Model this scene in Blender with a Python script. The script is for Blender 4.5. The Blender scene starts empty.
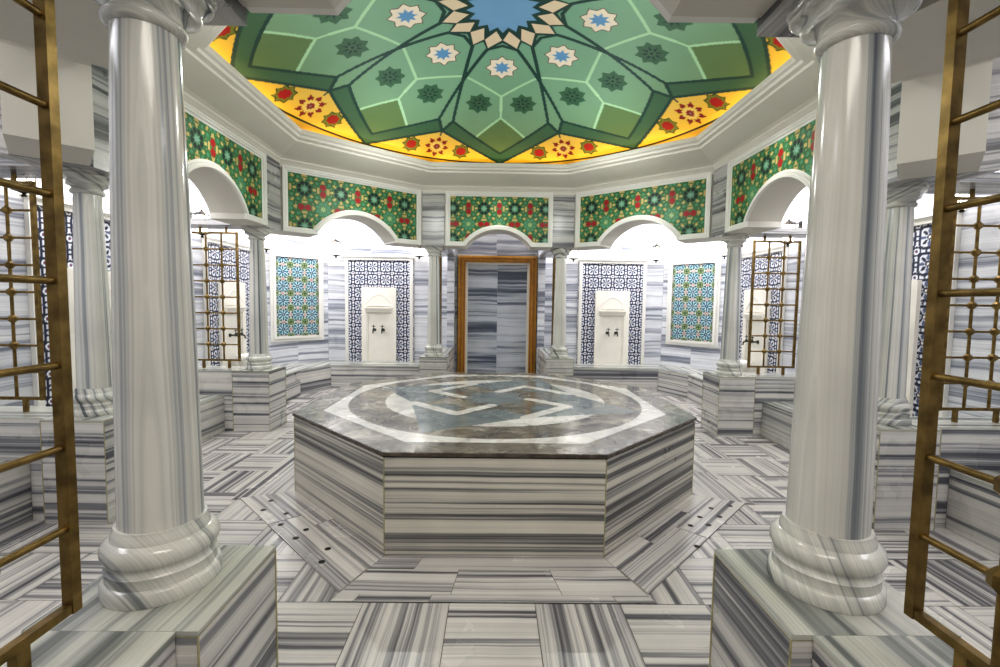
import bpy, bmesh, math, random
import numpy as np
from mathutils import Vector, Matrix
random.seed(7)
rnd = random.Random(11)
COL = bpy.context.scene.collection
PI = math.pi

# ------------------------------------------------------------------ materials
def s2l(c):
    c = np.asarray(c, dtype=np.float64)
    return np.where(c <= 0.04045, c/12.92, ((c+0.055)/1.055)**2.4)
def rgb(r, g, b):
    return tuple(float(x) for x in s2l(np.array([r, g, b])/255.0)) + (1.0,)
def new_mat(name):
    m = bpy.data.materials.new(name); m.use_nodes = True
    nt = m.node_tree; b = nt.nodes['Principled BSDF']
    return m, nt, b
def nd(nt, t, **kw):
    n = nt.nodes.new(t)
    for k, v in kw.items(): setattr(n, k, v)
    return n
def plain(name, col, rough=.5, metal=0., noise=0., nscale=8., bump=0., spec=.5):
    m, nt, b = new_mat(name)
    b.inputs['Roughness'].default_value = rough; b.inputs['Metallic'].default_value = metal
    b.inputs['Specular IOR Level'].default_value = spec
    tc = nd(nt, 'ShaderNodeTexCoord'); n = nd(nt, 'ShaderNodeTexNoise')
    n.inputs['Scale'].default_value = nscale; n.inputs['Detail'].default_value = 4
    nt.links.new(tc.outputs['Object'], n.inputs['Vector'])
    mx = nd(nt, 'ShaderNodeMix', data_type='RGBA'); mx.blend_type = 'MIX'
    mx.inputs[6].default_value = col
    mx.inputs[7].default_value = tuple(c*(1-noise) for c in col[:3])+(1,)
    cr = nd(nt, 'ShaderNodeValToRGB'); cr.color_ramp.elements[0].position = .35; cr.color_ramp.elements[1].position = .65
    nt.links.new(n.outputs['Fac'], cr.inputs['Fac']); nt.links.new(cr.outputs['Color'], mx.inputs[0])
    nt.links.new(mx.outputs[2], b.inputs['Base Color'])
    if bump:
        bp = nd(nt, 'ShaderNodeBump'); bp.inputs['Strength'].default_value = bump; bp.inputs['Distance'].default_value = .01
        nt.links.new(n.outputs['Fac'], bp.inputs['Height']); nt.links.new(bp.outputs['Normal'], b.inputs['Normal'])
    return m

def striped(name, light, mid, dark, fb=9., ff=42., warp=.02, rough=.28, dlo=.40, dhi=.60, stretch=.22, vary=False):
    """Marmara marble: grey bands running along U, banded across V (metres)."""
    m, nt, b = new_mat(name); L = nt.links
    uv = nd(nt, 'ShaderNodeUVMap'); uv.uv_map = 'UVMap'
    # gentle waviness of the bands
    wn = nd(nt, 'ShaderNodeTexNoise', noise_dimensions='2D'); wn.inputs['Scale'].default_value = 2.2; wn.inputs['Detail'].default_value = 3
    L.new(uv.outputs['UV'], wn.inputs['Vector'])
    sub = nd(nt, 'ShaderNodeMath', operation='SUBTRACT'); sub.inputs[1].default_value = .5; L.new(wn.outputs['Fac'], sub.inputs[0])
    mul = nd(nt, 'ShaderNodeMath', operation='MULTIPLY'); mul.inputs[1].default_value = warp*2; L.new(sub.outputs[0], mul.inputs[0])
    cmb = nd(nt, 'ShaderNodeCombineXYZ'); L.new(mul.outputs[0], cmb.inputs[1])
    add = nd(nt, 'ShaderNodeVectorMath', operation='ADD'); L.new(uv.outputs['UV'], add.inputs[0]); L.new(cmb.outputs[0], add.inputs[1])
    def band(su, sv, det, rgh=.55):
        mp = nd(nt, 'ShaderNodeVectorMath', operation='MULTIPLY'); mp.inputs[1].default_value = (su, sv, 1)
        L.new(add.outputs[0], mp.inputs[0])
        n = nd(nt, 'ShaderNodeTexNoise', noise_dimensions='2D'); n.inputs['Scale'].default_value = 1
        n.inputs['Detail'].default_value = det; n.inputs['Roughness'].default_value = rgh
        L.new(mp.outputs[0], n.inputs['Vector']); return n.outputs['Fac']
    if vary:   # every copy is cut from another slice of the block
        oi = nd(nt, 'ShaderNodeObjectInfo'); rm = nd(nt, 'ShaderNodeMath', operation='MULTIPLY'); rm.inputs[1].default_value = 23.; L.new(oi.outputs['Random'], rm.inputs[0])
        rc = nd(nt, 'ShaderNodeCombineXYZ'); L.new(rm.outputs[0], rc.inputs[1])
        ad2 = nd(nt, 'ShaderNodeVectorMath', operation='ADD'); L.new(add.outputs[0], ad2.inputs[0]); L.new(rc.outputs[0], ad2.inputs[1]); add = ad2
    b1 = band(stretch, fb, 3); b2 = band(stretch*2, ff, 3, .6); b3 = band(stretch*1.5, fb*2.3, 2)
    m1 = nd(nt, 'ShaderNodeMath', operation='MULTIPLY'); m1.inputs[1].default_value = .55; L.new(b1, m1.inputs[0])
    m2 = nd(nt, 'ShaderNodeMath', operation='MULTIPLY_ADD'); m2.inputs[1].default_value = .20; L.new(b2, m2.inputs[0]); L.new(m1.outputs[0], m2.inputs[2])
    m3 = nd(nt, 'ShaderNodeMath', operation='MULTIPLY_ADD'); m3.inputs[1].default_value = .25; L.new(b3, m3.inputs[0]); L.new(m2.outputs[0], m3.inputs[2])
    cr = nd(nt, 'ShaderNodeValToRGB'); e = cr.color_ramp.elements
    e[0].position = dlo; e[0].color = dark; e[1].position = dhi; e[1].color = light
    k = cr.color_ramp.elements.new(dlo+(dhi-dlo)*.34); k.color = mid
    k = cr.color_ramp.elements.new(dlo+(dhi-dlo)*.52); k.color = tuple(.3*a+.7*c for a, c in zip(mid, light))
    L.new(m3.outputs[0], cr.inputs['Fac'])
    # cloudy soft stain
    tc = nd(nt, 'ShaderNodeTexCoord'); cl = nd(nt, 'ShaderNodeTexNoise'); cl.inputs['Scale'].default_value = 3.; cl.inputs['Detail'].default_value = 5
    L.new(tc.outputs['Object'], cl.inputs['Vector'])
    mr = nd(nt, 'ShaderNodeMapRange'); mr.inputs[1].default_value = .3; mr.inputs[2].default_value = .7; mr.inputs[3].default_value = .88; mr.inputs[4].default_value = 1.04
    L.new(cl.outputs['Fac'], mr.inputs[0])
    mx = nd(nt, 'ShaderNodeVectorMath', operation='SCALE'); L.new(cr.outputs['Color'], mx.inputs[0]); L.new(mr.outputs[0], mx.inputs['Scale'])
    L.new(mx.outputs[0], b.inputs['Base Color'])
    fs = band(stretch*3, ff*4, 4, .65)
    fm = nd(nt, 'ShaderNodeMapRange'); fm.inputs[1].default_value = .3; fm.inputs[2].default_value = .7; fm.inputs[3].default_value = .84; fm.inputs[4].default_value = 1.08; L.new(fs, fm.inputs[0])
    mx2 = nd(nt, 'ShaderNodeVectorMath', operation='SCALE'); L.new(mx.outputs[0], mx2.inputs[0]); L.new(fm.outputs[0], mx2.inputs['Scale']); mx = mx2
    L.new(mx.outputs[0], b.inputs['Base Color'])
    rr = nd(nt, 'ShaderNodeMapRange'); rr.inputs[3].default_value = rough*.7; rr.inputs[4].default_value = rough*1.4
    L.new(cl.outputs['Fac'], rr.inputs[0]); L.new(rr.outputs[0], b.inputs['Roughness'])
    return m

def painted(name, rough=.35, noise=.06, spec=.5):
    m, nt, b = new_mat(name); L = nt.links
    a = nd(nt, 'ShaderNodeAttribute'); a.attribute_name = 'Paint'
    tc = nd(nt, 'ShaderNodeTexCoord'); cl = nd(nt, 'ShaderNodeTexNoise'); cl.inputs['Scale'].default_value = 5.; cl.inputs['Detail'].default_value = 5
    L.new(tc.outputs['Object'], cl.inputs['Vector'])
    mr = nd(nt, 'ShaderNodeMapRange'); mr.inputs[3].default_value = 1-noise; mr.inputs[4].default_value = 1+noise; L.new(cl.outputs['Fac'], mr.inputs[0])
    mx = nd(nt, 'ShaderNodeVectorMath', operation='SCALE'); L.new(a.outputs['Color'], mx.inputs[0]); L.new(mr.outputs[0], mx.inputs['Scale'])
    L.new(mx.outputs[0], b.inputs['Base Color']); b.inputs['Roughness'].default_value = rough
    b.inputs['Specular IOR Level'].default_value = spec
    return m

W = striped('striped_marble', rgb(216, 213, 208), rgb(156, 156, 158), rgb(92, 93, 100), fb=17, ff=62, warp=.006, dlo=.395, dhi=.595, stretch=.14)
WW = striped('striped_marble_wall', rgb(226, 227, 231), rgb(176, 179, 189), rgb(118, 122, 136), fb=10, ff=40, rough=.3, dlo=.37, dhi=.62)
WS = striped('striped_marble_slab', rgb(216, 211, 198), rgb(152, 150, 145), rgb(84, 83, 83), fb=15, ff=62, warp=.004, rough=.3, dlo=.405, dhi=.585, stretch=.12)
WF = striped('striped_marble_floor', rgb(206, 201, 194), rgb(154, 151, 150), rgb(90, 88, 92), fb=17, ff=70, warp=.008, rough=.24, dlo=.395, dhi=.61, stretch=.16)
WC = striped('striped_marble_column', rgb(216, 214, 207), rgb(172, 175, 176), rgb(112, 117, 124), fb=21, ff=70, warp=.003, rough=.15, stretch=.05, dlo=.395, dhi=.55, vary=True)
WB = striped('striped_marble_carved', rgb(212, 211, 203), rgb(160, 162, 160), rgb(98, 102, 106), fb=22, ff=50, warp=.05, rough=.16, stretch=.8, dlo=.36, dhi=.56, vary=True)
WT = striped('striped_marble_top', rgb(196, 196, 186), rgb(158, 160, 154), rgb(106, 110, 108), fb=14, ff=40, warp=.015, rough=.22, dlo=.40, dhi=.61)
PLASTER = plain('white_plaster', rgb(206, 202, 192), .55, noise=.04, nscale=3)
CEILM = plain('ceiling_plaster', rgb(200, 194, 184), .6, noise=.05, nscale=2)
TRIMW = plain('white_stone_trim', rgb(222, 220, 214), .35, noise=.05, nscale=6)
CARRARA = plain('white_carved_marble', rgb(232, 228, 218), .3, noise=.07, nscale=5)
BRASS = plain('aged_brass', rgb(142, 118, 70), .34, metal=.82, noise=.5, nscale=26, bump=.15)
GILT = plain('gilded_wood', rgb(212, 154, 58), .4, metal=.05, noise=.22, nscale=14)
GILTD = plain('gilded_wood_dark', rgb(150, 100, 34), .45, metal=.1, noise=.3, nscale=14)
DARK = plain('dark_gap', rgb(34, 30, 24), .8, noise=.3, nscale=30)
GROUT = plain('grout', rgb(112, 106, 98), .8, noise=.3, nscale=20)
GROUTY = plain('cream_joint_bead', rgb(176, 168, 128), .5, noise=.3, nscale=30)
PEWTER = plain('aged_pewter', rgb(92, 96, 88), .35, metal=.8, noise=.3, nscale=40)
IRON = plain('dark_lantern_metal', rgb(60, 54, 46), .4, metal=.7, noise=.3, nscale=30)
EMPER = plain('brown_marble_edge', rgb(96, 86, 76), .25, noise=.5, nscale=18)
PAINT = painted('painted_ceramic', .45, .06, .35)
DOMEP = painted('painted_dome_plaster', .55, .05, .3)

def emis(name, col, strength):
    m, nt, b = new_mat(name); b.inputs['Base Color'].default_value = col
    n = nd(nt, 'ShaderNodeTexNoise'); n.inputs['Scale'].default_value = 12
    mr = nd(nt, 'ShaderNodeMapRange'); mr.inputs[3].default_value = strength*.8; mr.inputs[4].default_value = strength*1.2
    nt.links.new(n.outputs['Fac'], mr.inputs[0]); nt.links.new(mr.outputs[0], b.inputs['Emission Strength'])
    b.inputs['Emission Color'].default_value = col
    return m
LAMPGLASS = emis('lit_lantern_glass', (1, .95, .88, 1), 7)
COVE = emis('warm_cove_strip', (1, .74, .34, 1), 3.4)

# slab top: attribute R = white marble, G = blue grey marble, else brown marble
def slab_top_mat():
    m, nt, b = new_mat('inlaid_marble_top'); L = nt.links
    a = nd(nt, 'ShaderNodeAttribute'); a.attribute_name = 'Paint'
    sp = nd(nt, 'ShaderNodeSeparateColor'); L.new(a.outputs['Color'], sp.inputs[0])
    tc = nd(nt, 'ShaderNodeTexCoord')
    def vein(c0, c1, c2, scale, det, p0, p1, dist=1.2):
        n = nd(nt, 'ShaderNodeTexNoise'); n.inputs['Scale'].default_value = scale; n.inputs['Detail'].default_value = det
        n.inputs['Roughness'].default_value = .68; n.inputs['Distortion'].default_value = dist
        L.new(tc.outputs['Object'], n.inputs['Vector'])
        r = nd(nt, 'ShaderNodeValToRGB'); e = r.color_ramp.elements; e[0].position = p0; e[0].color = c0; e[1].position = p1; e[1].color = c2
        k = e.new((p0+p1)/2); k.color = c1; L.new(n.outputs['Fac'], r.inputs['Fac']); return r.outputs['Color']
    br = vein(rgb(76, 72, 64), rgb(122, 116, 103), rgb(198, 192, 178), 5, 9, .36, .74)
    bl = vein(rgb(88, 98, 101), rgb(114, 123, 124), rgb(138, 146, 142), 4, 7, .3, .75)
    wh = vein(rgb(176, 172, 168), rgb(208, 204, 198), rgb(226, 224, 220), 7, 5, .3, .65)
    m1 = nd(nt, 'ShaderNodeMix', data_type='RGBA'); L.new(sp.outputs[1], m1.inputs[0]); L.new(br, m1.inputs[6]); L.new(bl, m1.inputs[7])
    m2 = nd(nt, 'ShaderNodeMix', data_type='RGBA'); L.new(sp.outputs[0], m2.inputs[0]); L.new(m1.outputs[2], m2.inputs[6]); L.new(wh, m2.inputs[7])
    L.new(m2.outputs[2], b.inputs['Base Color'])
    rn = nd(nt, 'ShaderNodeTexNoise'); rn.inputs['Scale'].default_value = 3.5; rn.inputs['Detail'].default_value = 6
    L.new(tc.outputs['Object'], rn.inputs['Vector'])
    rr = nd(nt, 'ShaderNodeMapRange'); rr.inputs[1].default_value = .35; rr.inputs[2].default_value = .65; rr.inputs[3].default_value = .08; rr.inputs[4].default_value = .34
    L.new(rn.outputs['Fac'], rr.inputs[0]); L.new(rr.outputs[0], b.inputs['Roughness'])
    return m
SLABTOP = slab_top_mat()

# ------------------------------------------------------------------ object helpers
def link(o): COL.objects.link(o); return o
def tag(o, label=None, cat=None, group=None, kind=None):
    if label: o['label'] = label
    if cat: o['category'] = cat
    if group: o['group'] = group
    if kind: o['kind'] = kind
    return o
def empty(name, loc, label, cat, group=None, rz=0):
    o = bpy.data.objects.new(name, None); o.location = loc; o.rotation_euler[2] = rz
    o.empty_display_size = .1; link(o); return tag(o, label, cat, group)
def obj(name, bm, mat, parent=None, smooth=False, loc=None):
    """bm is in world coordinates unless parent is given in local coords."""
    me = bpy.data.meshes.new(name); bm.normal_update(); bm.to_mesh(me); bm.free()
    mats = mat if isinstance(mat, (list, tuple)) else [mat]
    for x in mats: me.materials.append(x)
    if smooth:
        for p in me.polygons: p.use_smooth = True
    o = bpy.data.objects.new(name, me); link(o)
    if parent is not None: o.parent = parent
    if loc is not None: o.location = loc
    return o
def copy_tree(o, parent=None):
    c = o.copy(); COL.objects.link(c)
    if parent is not None: c.parent = parent
    for ch in list(o.children): copy_tree(ch, c)
    return c
def uvize(bm, seed=None, top='auto', faces=None, off=None):
    """UV in metres: V runs across the marble bands, U along them; own random slice per face."""
    lay = bm.loops.layers.uv.get('UVMap') or bm.loops.layers.uv.new('UVMap')
    bm.normal_update()
    for f in (faces or bm.faces):
        n = f.normal
        ou, ov = (off if off is not None else (rnd.uniform(0, 30), rnd.uniform(0, 30)))
        if abs(n.z) > .7:
            if top == 'auto':
                xs = [v.co.x for v in f.verts]; ys = [v.co.y for v in f.verts]
                d = Vector((1, 0)) if (max(xs)-min(xs)) >= (max(ys)-min(ys)) else Vector((0, 1))
            elif top == 'x': d = Vector((1, 0))
            elif top == 'y': d = Vector((0, 1))
            else: d = Vector((math.cos(top), math.sin(top)))
            for l in f.loops:
                c = l.vert.co; l[lay].uv = (c.x*d.x+c.y*d.y+ou, -c.x*d.y+c.y*d.x+ov)
        else:
            t = Vector((-n.y, n.x)).normalized()
            for l in f.loops:
                c = l.vert.co; l[lay].uv = (c.x*t.x+c.y*t.y+ou, c.z+ov)
def box(bm, x0, x1, y0, y1, z0, z1):
    v = [bm.verts.new(p) for p in ((x0, y0, z0), (x1, y0, z0), (x1, y1, z0), (x0, y1, z0), (x0, y0, z1), (x1, y0, z1), (x1, y1, z1), (x0, y1, z1))]
    return [bm.faces.new([v[i] for i in q]) for q in ((3, 2, 1, 0), (4, 5, 6, 7), (0, 1, 5, 4), (1, 2, 6, 5), (2, 3, 7, 6), (3, 0, 4, 7))]
def prism(bm, pts, z0, z1):
    """vertical prism over a CCW 2-D polygon"""
    a = [bm.verts.new((x, y, z0)) for x, y in pts]; b = [bm.verts.new((x, y, z1)) for x, y in pts]
    n = len(pts); fs = [bm.faces.new(b), bm.faces.new(a[::-1])]
    for i in range(n): fs.append(bm.faces.new((a[i], a[(i+1) % n], b[(i+1) % n], b[i])))
    return fs
def bevel(bm, w, seg=2, ang=.6):
    es = [e for e in bm.edges if len(e.link_faces) == 2 and e.calc_face_angle(0) > ang]
    bmesh.ops.bevel(bm, geom=es, offset=w, segments=seg, profile=.5, affect='EDGES', clamp_overlap=True)
def tube(bm, p0, p1, r, seg=10, r2=None):
    p0, p1 = Vector(p0), Vector(p1); d = (p1-p0); q = d.to_track_quat('Z', 'Y').to_matrix()
    r2 = r if r2 is None else r2
    A = []; B = []
    for i in range(seg):
        a = 2*PI*i/seg; o = q @ Vector((math.cos(a), math.sin(a), 0))
        A.append(bm.verts.new(p0+o*r)); B.append(bm.verts.new(p1+o*r2))
    for i in range(seg): bm.faces.new((A[i], A[(i+1) % seg], B[(i+1) % seg], B[i]))
    bm.faces.new(A[::-1]); bm.faces.new(B)
def lathe(bm, prof, seg=48, rf=None, cap=True, c=(0, 0)):
    """prof list of (r,z); rf(r,z,theta) optional radius function"""
    rings = []
    for r, z in prof:
        ring = []
        for i in range(seg):
            a = 2*PI*i/seg; R = rf(r, z, a) if rf else r
            ring.append(bm.verts.new((c[0]+R*math.cos(a), c[1]+R*math.sin(a), z)))
        rings.append(ring)
    for k in range(len(rings)-1):
        for i in range(seg):
            bm.faces.new((rings[k][i], rings[k][(i+1) % seg], rings[k+1][(i+1) % seg], rings[k+1][i]))
    if cap:
        bm.faces.new(rings[0][::-1]); bm.faces.new(rings[-1])
def smooth_by_angle(o, a=.6):
    me = o.data
    bm = bmesh.new(); bm.from_mesh(me)
    for f in bm.faces: f.smooth = True
    for e in bm.edges: e.smooth = not (len(e.link_faces) == 2 and e.calc_face_angle(0) > a)
    bm.to_mesh(me); bm.free()

def paint_mesh(name, verts, faces, cols, mat, parent=None):
    me = bpy.data.meshes.new(name)
    verts = np.asarray(verts, dtype=np.float32); faces = np.asarray(faces, dtype=np.int32)
    me.vertices.add(len(verts)); me.vertices.foreach_set('co', verts.ravel())
    me.loops.add(len(faces)*4); me.loops.foreach_set('vertex_index', faces.ravel())
    me.polygons.add(len(faces)); me.polygons.foreach_set('loop_start', np.arange(0, len(faces)*4, 4, dtype=np.int32))
    me.polygons.foreach_set('use_smooth', np.ones(len(faces), dtype=bool))
    me.update(calc_edges=True); me.validate()
    at = me.color_attributes.new('Paint', 'FLOAT_COLOR', 'POINT')
    c4 = np.ones((len(verts), 4), dtype=np.float32); c4[:, :3] = cols
    at.data.foreach_set('color', c4.ravel())
    me.materials.append(mat)
    o = bpy.data.objects.new(name, me); link(o)
    if parent is not None: o.parent = parent
    return o
def grid_panel(name, O, U, V, w, h, res, colf, keep=None, mat=PAINT, parent=None):
    nu = int(round(w/res))+1; nv = int(round(h/res))+1
    u = np.linspace(0, w, nu); v = np.linspace(0, h, nv); uu, vv = np.meshgrid(u, v)
    uf, vf = uu.ravel(), vv.ravel()
    P = np.array(O)[None]+np.outer(uf, U)+np.outer(vf, V)
    c = s2l(colf(uf, vf)/255.)
    i = np.arange(nu*nv).reshape(nv, nu)
    F = np.stack([i[:-1, :-1], i[:-1, 1:], i[1:, 1:], i[1:, :-1]], -1).reshape(-1, 4)
    if keep is not None:
        k = keep(uf, vf); F = F[k[F].all(1)]
    return paint_mesh(name, P, F, c, mat, parent)

# 2-D drawing helpers (numpy)
def seg_d(x, y, a, b):
    ax, ay = a; bx, by = b; dx, dy = bx-ax, by-ay
    t = np.clip(((x-ax)*dx+(y-ay)*dy)/(dx*dx+dy*dy), 0, 1)
    return np.hypot(x-ax-t*dx, y-ay-t*dy)
def inpoly(x, y, P):
    r = np.zeros(x.shape, bool); n = len(P)
    for i in range(n):
        x0, y0 = P[i]; x1, y1 = P[(i+1) % n]
        if y0 == y1: continue
        c = ((y0 > y) != (y1 > y)) & (x < (x1-x0)*(y-y0)/(y1-y0)+x0)
        r ^= c
    return r
def star(x, y, cx, cy, R, r, n, rot=0.):
    """inside of an n-pointed star"""
    d = np.hypot(x-cx, y-cy); a = np.arctan2(x-cx, y-cy)-rot
    k = np.abs(((a/(2*PI/n)+.5) % 1)-.5)*2            # 0 at tip, 1 at notch
    an = k*PI/n; # straight edge from tip (R,0) to notch (r, PI/n)
    tx, ty = R, 0.; nx, ny = r*math.cos(PI/n), r*math.sin(PI/n)
    px, py = d*np.cos(an), d*np.sin(an)
    return (nx-tx)*(py-ty)-(ny-ty)*(px-tx) > 0
def put(c, m, col): c[m] = col

# ------------------------------------------------------------------ floor
bm = bmesh.new()
def rect_uv(bm, x0, x1, y0, y1, z, along, g=.0015):
    v = [bm.verts.new(p) for p in ((x0+g, y0+g, z), (x1-g, y0+g, z), (x1-g, y1-g, z), (x0+g, y1-g, z))]
    f = bm.faces.new(v); uvize(bm, faces=[f], top=along)
gx = [.172+.36*k for k in range(-10, 10)]
gy = [-1.667-.37*k for k in range(8, 0, -1)]+[-1.667, -1.31, -.95, -.57, -.18, .21, .60, .99, 1.36, 1.73, 2.10, 2.47, 2.84, 3.21, 3.62]
for i in range(len(gx)-1):
    for j in range(len(gy)-1):
        rect_uv(bm, gx[i], gx[i+1], gy[j], gy[j+1], 0, 'x' if (i+j) % 2 == 0 else 'y')
f = bm.faces.new([bm.verts.new(p) for p in ((-3.5, -4.8, -.004), (3.5, -4.8, -.004), (3.5, 3.8, -.004), (-3.5, 3.8, -.004))]); f.material_index = 1
FLOOR = tag(obj('floor', bm, [WF, GROUT]), kind='structure')
# octagonal apron slabs laid round the platform
def octa(a): s = a*math.tan(PI/8); return [(-s, -a), (s, -a), (a, -s), (a, s), (s, a), (-s, a), (-a, s), (-a, -s)]
def apron(name, a0, a1, z, splits, skip=()):
    bm = bmesh.new(); A, B = octa(a0), octa(a1)
    for k in range(8):
        if k in skip: continue
        p0, p1, q0, q1 = [Vector(x) for x in (A[k], A[(k+1) % 8], B[k], B[(k+1) % 8])]
        ts = [0]+splits[k % len(splits)]+[1]; ang = math.atan2((q1-q0).y, (q1-q0).x)
        for a, b in zip(ts[:-1], ts[1:]):
            g = .0012
            pa, pb, qa, qb = p0.lerp(p1, a+g), p0.lerp(p1, b-g), q0.lerp(q1, a+g), q0.lerp(q1, b-g)
            f = bm.faces.new([bm.verts.new((v.x, v.y, z)) for v in (qa, qb, pb, pa)]); uvize(bm, faces=[f], top=ang)
    for k in range(8):
        if k in skip: continue
        vs = [bm.verts.new((x, y, z-.0015)) for x, y in (B[k], B[(k+1) % 8], A[(k+1) % 8], A[k])]
        f = bm.faces.new(vs); f.material_index = 1
    return tag(obj(name, bm, [WF, GROUT]), kind='structure')
apron('trim_1', 1.315, 1.43, .004, [[.18], [.3, .72], [.45], [.5]])
apron('trim_2', 1.43, 1.618, .0045, [[.36, .72], [.5], [.4], [.6]], skip=(1, 7))
apron('trim_3', 1.618, 1.667, .004, [[.07, .3, .88], [.5]], skip=(1, 7, 3, 5))
# drain slabs with holes along the two diagonal sides nearest the entrance
def drain(side, t0, t1, holes, label):
    k = 7 if side < 0 else 1
    A, B = octa(1.436), octa(1.612)
    p0, p1, q0, q1 = [Vector(x) for x in (A[k], A[(k+1) % 8], B[k], B[(k+1) % 8])]
    a, b = p0.lerp(p1, t0), p0.lerp(p1, t1); c, d = q0.lerp(q1, t0), q0.lerp(q1, t1)
    mid = (a+b+c+d)/4
    e = empty('drain_slab', (mid.x, mid.y, 0), label, 'drain slab', 'perforated marble drain slabs')
    bm = bmesh.new(); prism(bm, [(v.x-mid.x, v.y-mid.y) for v in (c, d, b, a)], 0, .007)
    uvize(bm, top=math.atan2((q1-q0).y, (q1-q0).x)); obj('slab', bm, WF, e)
    for (s, w) in holes:
        P = p0.lerp(p1, s).lerp(q0.lerp(q1, s), w)
        hb = bmesh.new(); tube(hb, (P.x-mid.x, P.y-mid.y, .0066), (P.x-mid.x, P.y-mid.y, .0078), .0160, 16)
        obj('drain_hole', hb, DARK, e)
    return e
drain(-1, .0, .36, [(.1, .3), (.2, .75), (.3, .3)], 'striped marble drain slab with holes left of the platform, far end')
drain(-1, .365, .995, [(.40, .72), (.52, .28), (.56, .72), (.74, .3), (.80, .72)], 'striped marble drain slab with holes left of the platform, near end')
drain(1, .52, .995, [(.58, .3), (.64, .7), (.70, .28), (.76, .74), (.84, .3), (.92, .7)], 'striped marble drain slab with holes right of the platform, far end')
drain(1, .005, .515, [(.42, .96)], 'plain striped marble drain slab right of the platform, near end')

# ------------------------------------------------------------------ heated platform
HS = .529
plat = empty('marble_platform', (0, 0, 0), 'octagonal striped marble platform with inlaid star top in the middle of the floor', 'platform')
S8 = octa(1.318)
for k in range(8):
    bm = bmesh.new(); p, q = Vector(S8[k]), Vector(S8[(k+1) % 8]); d = (q-p).normalized(); n = Vector((d.y, -d.x))
    p2, q2 = p-n*.03+d*.012, q-n*.03-d*.012
    prism(bm, [tuple(p+d*.001), tuple(q-d*.001), tuple(q2), tuple(p2)], 0, HS-.028); uvize(bm); obj('side_slab', bm, WS, plat)
    bm = bmesh.new(); tube(bm, (p.x, p.y, 0), (p.x, p.y, HS-.028), .003, 6); obj('corner_joint', bm, GROUTY, plat)
bm = bmesh.new(); prism(bm, octa(1.30), .0, HS-.018); obj('core', bm, DARK, plat)
bm = bmesh.new(); prism(bm, octa(1.3278), HS-.018, HS-.0008); obj('top_edge', bm, EMPER, plat)
def slab_paint(u, v):
    x, y = u-1.34, v-1.34; r = np.hypot(x, y)
    c = np.zeros((len(u), 3))
    ax, ay = np.abs(x), np.abs(y); ap = np.maximum(np.maximum(ax, ay), (ax+ay)*.70711)
    put(c, ap < 1.15, (255, 0, 0)); put(c, r < 1.085, (0, 0, 0)); put(c, r < .83, (255, 0, 0))
    base = [(-.62, -.18), (-.51, -.61), (-.42, -.98)]
    big = []; P = base
    for k in range(4):
        big += P; P = [(-b, a) for a, b in P]
    put(c, inpoly(x, y, big), (0, 255, 0))
    inner = []; P = [(-.26, -.55), (0, -.24), (.13, -.36)]
    for k in range(4):
        inner += P; P = [(-b, a) for a, b in P]
    put(c, star(x, y, 0, 0, .60, .36, 8, PI/8), (0, 0, 0)); put(c, star(x, y, 0, 0, .30, .18, 8, 0), (0, 255, 0))
    ch = [(-.6, -.2), (-.26, -.52), (-.03, -.26)]
    for k in range(4):
        for a, b in zip(ch[:-1], ch[1:]): put(c, seg_d(x, y, a, b) < .042, (255, 0, 0))
        ch = [(-b, a) for a, b in ch]
    return c
def in_octa(u, v):
    ax, ay = np.abs(u-1.34), np.abs(v-1.34); return np.maximum(np.maximum(ax, ay), (ax+ay)*.70711) < 1.3275
grid_panel('inlaid_top', (-1.34, -1.34, HS), (1, 0, 0), (0, 1, 0), 2.68, 2.68, .0062, slab_paint, in_octa, SLABTOP, plat)

# ------------------------------------------------------------------ outer room
RX, RY, RF, CH, CZ = 3.25, 3.6, -4.6, .66, 2.75
def wall(name, p, q, z0=0, z1=CZ, th=.12, mat=WW, slabs=.62, courses=(0, .345, 1.0, 1.62, 2.2, 2.75)):
    """wall from p to q (interior on the left-hand side), clad in book-laid marble slabs"""
    p, q = Vector(p), Vector(q); d = (q-p); L = d.length; d.normalize(); n = Vector((-d.y, d.x))
    bm = bmesh.new(); k = max(1, int(round(L/slabs))); g = .0012
    for i in range(k):
        for a, b in zip(courses[:-1], courses[1:]):
            s, t = L*i/k+g, L*(i+1)/k-g
            A, B = p+d*s, p+d*t
            f = bm.faces.new([bm.verts.new(v) for v in ((A.x, A.y, a+g), (B.x, B.y, a+g), (B.x, B.y, b-g), (A.x, A.y, b-g))]);
            uvize(bm, faces=[f])
    e = n*th; e0 = n*.003
    pts = [p+e0, p+e, q+e, q+e0]
    fs = prism(bm, [(v.x, v.y) for v in pts], z0, z1)
    for f in fs: f.material_index = 1
    bmesh.ops.recalc_face_normals(bm, faces=fs)
    return tag(obj(name, bm, [mat, PLASTER]), kind='structure')
cx = RX-CH; cy = RY-CH
DW, DH = .60, 1.965       # door half width / height
wall('wall_back_left', (-cx, RY), (-DW, RY)); wall('wall_back_right', (DW, RY), (cx, RY))
wall('wall_back_top', (-DW, RY), (DW, RY), DH, CZ, courses=(DH, 2.75))
wall('wall_back_recess', (-DW, RY+.05), (DW, RY+.05), 0, DH, courses=(0, DH), slabs=.6)
wall('wall_left', (-RX, RF), (-RX, cy)); wall('wall_right', (RX, cy), (RX, RF))
wall('wall_corner_left', (-RX, cy), (-cx, RY)); wall('wall_corner_right', (cx, RY), (RX, cy))
wall('wall_front', (RX, RF), (-RX, RF), mat=WW)

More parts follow.
